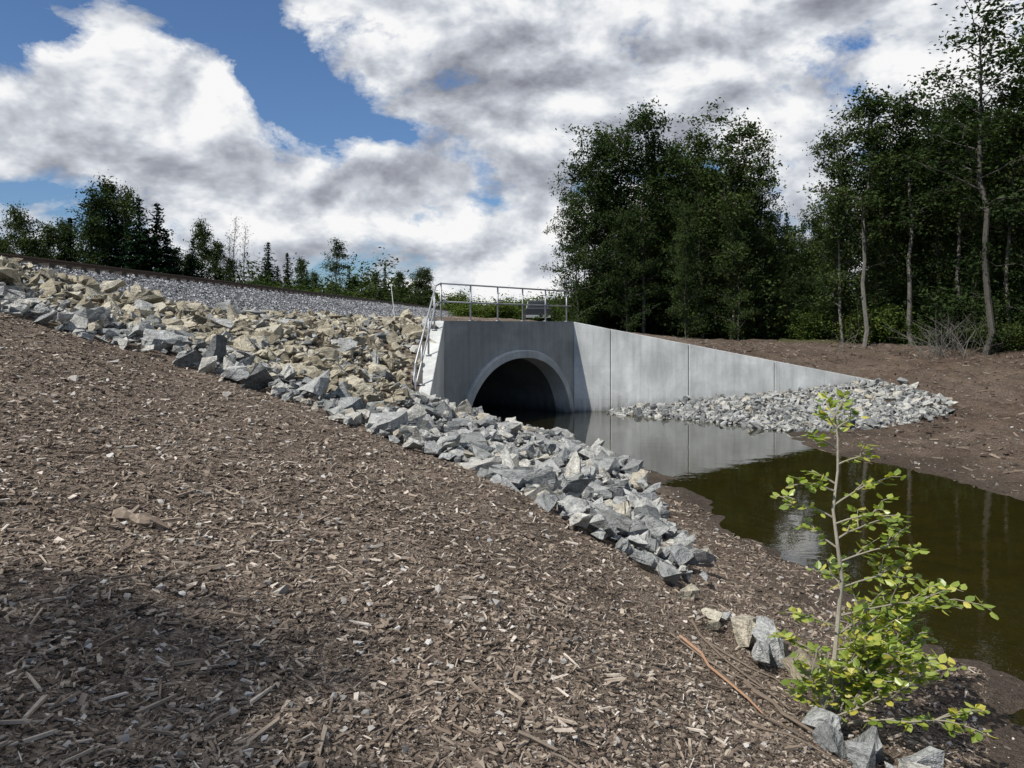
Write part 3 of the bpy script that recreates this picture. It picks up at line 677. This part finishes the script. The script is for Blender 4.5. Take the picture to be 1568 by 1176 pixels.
for (u,vt,d,k,ws) in [(213,300,56,1,1.3),(240,308,57,1,1.4),(255,350,58,0,1.1),(178,318,57,0,1.1),(108,330,57,2,1.1),(295,362,62,1,1.),(411,368,72,1,1.1),(440,385,74,2,1.1),(590,400,90,2,.9),(425,405,74,1,.9),(470,412,76,0,1),(535,405,84,2,1)]:
    X=at(u,d); plant("spruce_tree",SP[k],X,d,tall(vt,d,X),11,ws)
g=Geo(); rng=np.random.default_rng(5)
for i in range(420):
    a=rng.uniform(-.9,.2); d=rng.uniform(95,135); X=a*d; h=rng.uniform(3,6.5)*(1 if a<-.12 else .75)
    if a>-.1: h*=.6
    m=150; t=rng.random(m); r_=1.9*np.sqrt(np.clip(1-(t*1.6-.6)**2,0,1)); th=rng.uniform(0,6.28,m)
    P=np.column_stack([X+r_*np.cos(th),d+r_*np.sin(th),2.9+h*t]); V,F=leafquads(P,.8,rng); g.add(V,F,0,np.clip(rng.random()*.5+.5*rng.random(m),0,1))
obj("distant_treeline",g.mesh("distant_treeline",[M_leafL]))
for i in range(30):
    u=R.uniform(20,660); d=R.uniform(52,80); X=at(u,d)
    if X>trackx(d)-4: X=trackx(d)-4-R.uniform(0,3)
    plant("shrub",SH[i%3],X,d,R.uniform(2,4),2.4,1.3)
for i in range(26):
    u=R.uniform(690,890); d=R.uniform(62,85); plant("shrub",SH[2],at(u,d),d,R.uniform(1.2,2.8),2.4,1.4)
plant("deciduous_tree",RT[2],-9.0,-5.5,9.5,13,.95,.4)
g=Geo(); rng=np.random.default_rng(8)
for i in range(60):
    c=rng.choice([1430,1455,1480,1300,1545],p=[.3,.3,.2,.1,.1]); u=c+rng.normal(0,14); d=rng.uniform(31,34); X=at(u,d); z0=hz(X,d); L=rng.uniform(.5,1.9); a=rng.uniform(0,6.28); o=rng.uniform(.3,1.5)
    p=np.array([[X,d,z0],[X+.5*o*math.cos(a),d+.5*o*math.sin(a),z0+L*.6],[X+o*math.cos(a)*1.3,d+o*math.sin(a)*1.3,z0+L]])
    addtube(g,p,[.016,.011,.004],3,0,.7)
    for j in range(2): q=p[1]+rng.normal(0,.08,3); addtube(g,[q,q+rng.normal(0,.35,3)+[0,0,.35]],[.008,.003],3,0,.7)
obj("dead_branches",g.mesh("dead_branches",[M_bark]))

# ------------------------------------------------------------ sapling
g=Geo(); rng=np.random.default_rng(77)
bx0,by0=2.08,5.2; bz=hz(bx0,by0)
st=np.array([[0,0,0],[.05,0,.2],[.11,.02,.42],[.14,.03,.7],[.15,.0,.95],[.11,-.02,1.2],[.09,0,1.42],[.13,.02,1.68],[.13,.02,1.9],[.11,.03,2.08]])+[bx0,by0,bz]
addtube(g,st,np.linspace(.02,.005,len(st)),8,0,.75)
lf=np.array([[0,0,0],[.3,.24,.04],[.68,.23,.03],[1,0,-.05],[.68,-.23,.03],[.3,-.24,.04],[.5,0,-.03]])
ltri=np.array([[0,6,1],[1,6,2],[2,6,3],[0,5,6],[5,4,6],[4,3,6]])
LP=[];LD=[];LS=[];LR=[]
def twig(p0,d,L,r,depth=0,big=1.):
    k=6; s=np.linspace(0,1,k); d=d/np.linalg.norm(d); p=p0+d*L*s[:,None]; p[:,2]+=.12*L*np.sin(s*2)-.12*L*s**2; p+=rng.normal(0,.025*L,(k,3))*s[:,None]
    addtube(g,p,r*(1-.75*s)+.0012,5,0,.5)
    nl=int(L/.029)+3
    for i in range(nl):
        sf=.2+.8*(i+rng.random())/nl; j=min(int(sf*5),4); q=p[j]+(p[j+1]-p[j])*(sf*5-j) if sf<1 else p[-1]
        a=rng.uniform(0,6.28); ld=d*.6+np.array([math.cos(a),math.sin(a),rng.uniform(-.7,.4)])*.9
        ld/=np.linalg.norm(ld)
        LP.append(q+ld*.012); LD.append(ld); LS.append(rng.uniform(.04,.084)*big); LR.append(rng.random())
    if depth<1:
        for i in range(int(L/.14)):
            sf=rng.uniform(.3,.9); q=p[min(int(sf*5),5)]; a=rng.uniform(0,6.28)
            twig(q,d+np.array([math.cos(a),math.sin(a),rng.uniform(-.2,.6)])*.8,L*.42,r*.6,1,big)
def onstem(t):
    f=t*(len(st)-1); i=min(int(f),len(st)-2); return st[i]+(st[i+1]-st[i])*(f-i)
for t,az,L,up in [(.98,0,.18,1.6),(.97,2,.14,1.2),(.93,3.4,.18,.9),(.93,.3,.22,.4),(.88,1.2,.2,.7),(.85,3.1,.24,.5),(.8,-.3,.24,.3),(.74,2.8,.2,.4),(.72,3.3,.36,.15),(.68,.2,.42,.35),(.64,3.0,.34,.3),(.62,-.6,.4,.3),
        (.57,.4,.5,.1),(.54,2.7,.26,.5),(.5,0,.55,.15),(.44,3.4,.25,.4),(.42,.2,.7,.0),(.38,1.2,.4,.3),(.33,-.1,.8,.12),(.3,3.2,.3,.3),(.28,.2,.55,.3),(.24,-1,.45,.3),(.2,2.9,.35,.4),(.16,.1,.55,.2),(.12,-.7,.5,.4),(.1,3.5,.33,.5),(.08,.6,.5,.5)]:
    twig(onstem(t),np.array([math.cos(az),math.sin(az),up]),L,.006)
for (ax,ay,az,L) in [(.7,-.2,.55,.85),(.35,-.25,1,.75),(.9,.2,.3,.8),(.15,-.3,1,.6),(.55,.1,.9,.95),(-.5,-.1,1,.55),(.8,-.35,.15,.7),(-.8,-.2,.6,.4),(.5,-.3,.35,.6),(.4,-.1,1.1,.8),(.6,-.3,.8,.7),(.75,0,.75,.85),(.3,-.2,.7,.5),(.6,.3,.5,.7),(.45,-.15,.9,.6),(.65,-.1,.6,.6)]:
    twig(np.array([bx0+rng.uniform(-.03,.14),by0+rng.uniform(-.1,.05),bz]),np.array([ax,ay,az]),L,.008)
LP=np.array(LP);LD=np.array(LD);LS=np.array(LS)
sd=np.cross(LD,rng.normal(0,.4,(len(LD),3))+[0,0,1]); sd/=np.linalg.norm(sd,axis=1)[:,None]; nr=np.cross(LD,sd)
Vv=LP[:,None]+LS[:,None,None]*(lf[None,:,0:1]*LD[:,None]+lf[None,:,1:2]*1.25*sd[:,None]+lf[None,:,2:3]*nr[:,None])
Fv=(ltri[None]+(np.arange(len(LP))*7)[:,None,None]).reshape(-1,3)
g.add(Vv.reshape(-1,3),Fv,1,np.repeat(np.array(LR),6))
obj("alder_sapling",g.mesh("alder_sapling",[M_sbark,M_sap]))

# ------------------------------------------------------------ small distant things
M_dark=mat_plain("dark_paint",(.02,.022,.025),.35); M_glass=mat_plain("window_glass",(.03,.035,.04),.1); M_white=mat_plain("white_paint",(.6,.6,.6),.5)
tk=empty("parked_truck"); tx,ty=1.9,58.; tz=hz(tx,ty)
def part(name,verts,mat,bev=.06):
    o=obj(name,make_mesh(name,verts,[BOXF],[mat]),tk); b=o.modifiers.new("b",'BEVEL'); b.width=bev; b.segments=3
part("body",box(tx,ty,tz+.8,1.9,5.2,.7),M_dark)
v=box(tx,ty+.3,tz+1.45,1.75,2.2,.65); v[4:,1]=ty+.3+(v[4:,1]-ty-.3)*.7; v[4:,0]=tx+(v[4:,0]-tx)*.85; part("cab",v,M_dark)
part("rear_window",box(tx,ty-.72,tz+1.45,1.3,.06,.38),M_glass,.01); part("bumper",box(tx,ty-2.65,tz+.55,1.8,.12,.2),M_galv,.02)
g=Geo()
for sx in (-.85,.85):
    for sy in (-1.6,1.6): addtube(g,[[tx+sx-.12,ty+sy,tz+.38],[tx+sx+.12,ty+sy,tz+.38]],.38,16)
obj("wheels",g.mesh("wheels",[M_tie]),tk)
g=Geo(); X=at(605,40); z=hz(X,40); addtube(g,[[X,40,z],[X-.2,40,z+1.8]],[.025,.02],7); g.add(box(X-.2,40,z+1.83,.07,.04,.1),BOXF); obj("marker_post",g.mesh("marker_post",[M_white]))

# ------------------------------------------------------------ light
S_el=math.radians(47); sh=np.array([-.72,-.69]); sh/=np.linalg.norm(sh)
sd=Vector((sh[0]*math.cos(S_el),sh[1]*math.cos(S_el),math.sin(S_el)))
L=bpy.data.lights.new("sun",'SUN'); L.energy=5.0; L.angle=math.radians(.5); L.color=(1,.96,.9)
o=bpy.data.objects.new("sun",L); o.rotation_euler=(-sd).to_track_quat('-Z','Y').to_euler(); o.location=(-20,-20,30); link(o)
# ------------------------------------------------------------ world
w=bpy.data.worlds.new("World"); scene.world=w; w.use_nodes=True; t=NT(w.node_tree)
sky=t.n('ShaderNodeTexSky',sky_type='NISHITA'); sky.sun_disc=False; sky.sun_elevation=S_el; sky.sun_rotation=math.atan2(sd.x,sd.y)%(2*math.pi)
dirv=t.vmath('NORMALIZE',t.n('ShaderNodeTexCoord').outputs['Generated'])
sep=t.n('ShaderNodeSeparateXYZ'); t.set(sep.inputs[0],dirv)
az=t.math('ARCTAN2',sep.outputs[0],sep.outputs[1]); el=t.math('ARCSINE',sep.outputs[2])
cmb=t.n('ShaderNodeCombineXYZ'); t.set(cmb.inputs[0],az); t.set(cmb.inputs[1],el); ae=cmb.outputs[0]
def blobs(lst,base):
    acc=base
    for (u,v,ru,rv,amp,rot) in lst:
        a0=math.atan((u-784)/1178); e0=math.atan((497-v)/math.hypot(1178,u-784)); k=1/1178
        mp=t.n('ShaderNodeMapping',vector_type='TEXTURE'); t.set(mp.inputs['Vector'],ae)
        mp.inputs['Location'].default_value=(a0,e0,0); mp.inputs['Rotation'].default_value=(0,0,rot); mp.inputs['Scale'].default_value=(ru*k,rv*k,1)
        r2=t.vmath('DOT_PRODUCT',mp.outputs[0],mp.outputs[0])
        e_=t.math('POWER',.36788,r2)
        acc=t.math('MULTIPLY_ADD',e_,amp,acc)
    return acc
def cn(off,sc,de,ro=.57):
    v=t.vmath('ADD',dirv,off); v=t.vmath('MULTIPLY',v,(1,1,1.6))
    return t.noise(v,sc,de,ro,.15)
n0=cn((0,0,0),5,9,.62); n1=cn((-.018,0,.028),6,5); n0s=cn((0,0,0),6,5); nb=t.noise(t.vmath('MULTIPLY',dirv,(1,1,2.6)),2.6,3,.55)
south=t.math('MULTIPLY',t.math('MINIMUM',t.math('ADD',sep.outputs[1],.15),0.),.55)  # unseen clouds behind the camera thinned to cut ambient light on the headwall
cov=blobs([(40,45,130,60,-.36,0),(320,30,135,62,-.40,-.2),(420,125,95,40,-.42,-.7),(550,182,120,26,-.34,-.2),(20,292,85,26,-.28,0),(1330,60,90,24,-.22,0),
           (190,210,230,100,.24,-.2),(330,125,60,50,.16,0),(600,90,160,60,.12,-.2),(190,20,45,50,.2,0)],.19)
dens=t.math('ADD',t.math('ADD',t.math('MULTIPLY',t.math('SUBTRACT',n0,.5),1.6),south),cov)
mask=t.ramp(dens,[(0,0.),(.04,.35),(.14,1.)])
rel=t.math('MULTIPLY',t.math('SUBTRACT',n0s,n1),3.4)
fine=t.math('MULTIPLY',t.math('SUBTRACT',n0,.5),.7)
shade=blobs([(790,115,200,85,-.32,0),(400,285,220,40,-.20,-.15),(100,240,110,30,-.14,0),(1150,60,250,60,-.08,0),(330,120,110,60,.24,0),(150,180,160,50,.14,0),(1300,130,300,60,.08,0),(980,215,160,30,.12,0)],.68)
sv=t.math('ADD',t.math('ADD',shade,t.math('ADD',rel,fine)),t.math('MULTIPLY',t.math('SUBTRACT',nb,.5),-.7))
ccol=t.ramp(sv,[(0,(.25,.265,.31)),(.3,(.40,.42,.475)),(.6,(.60,.635,.70)),(.85,(.86,.88,.91)),(1,(.99,.99,.99))])
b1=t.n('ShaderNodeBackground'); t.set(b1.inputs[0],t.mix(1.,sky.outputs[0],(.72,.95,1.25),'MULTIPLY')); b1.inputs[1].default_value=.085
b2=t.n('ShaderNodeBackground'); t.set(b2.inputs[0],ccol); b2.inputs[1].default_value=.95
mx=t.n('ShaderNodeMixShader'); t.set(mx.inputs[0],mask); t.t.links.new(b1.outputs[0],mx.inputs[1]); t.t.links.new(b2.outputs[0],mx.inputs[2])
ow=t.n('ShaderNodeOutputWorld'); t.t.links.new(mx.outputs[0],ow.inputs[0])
w.cycles.sampling_method='MANUAL'; w.cycles.sample_map_resolution=256
# ------------------------------------------------------------ camera
cam=bpy.data.cameras.new("camera"); cam.sensor_width=36; cam.lens=36*1178/1568; cam.shift_y=-91/1568; cam.clip_end=3000; cam.clip_start=.05
co=bpy.data.objects.new("camera",cam); co.location=(0,0,CAMZ); co.rotation_euler=(math.radians(90),0,0); link(co); scene.camera=co
scene.view_settings.view_transform='Standard'; scene.view_settings.look='None'; scene.view_settings.exposure=0
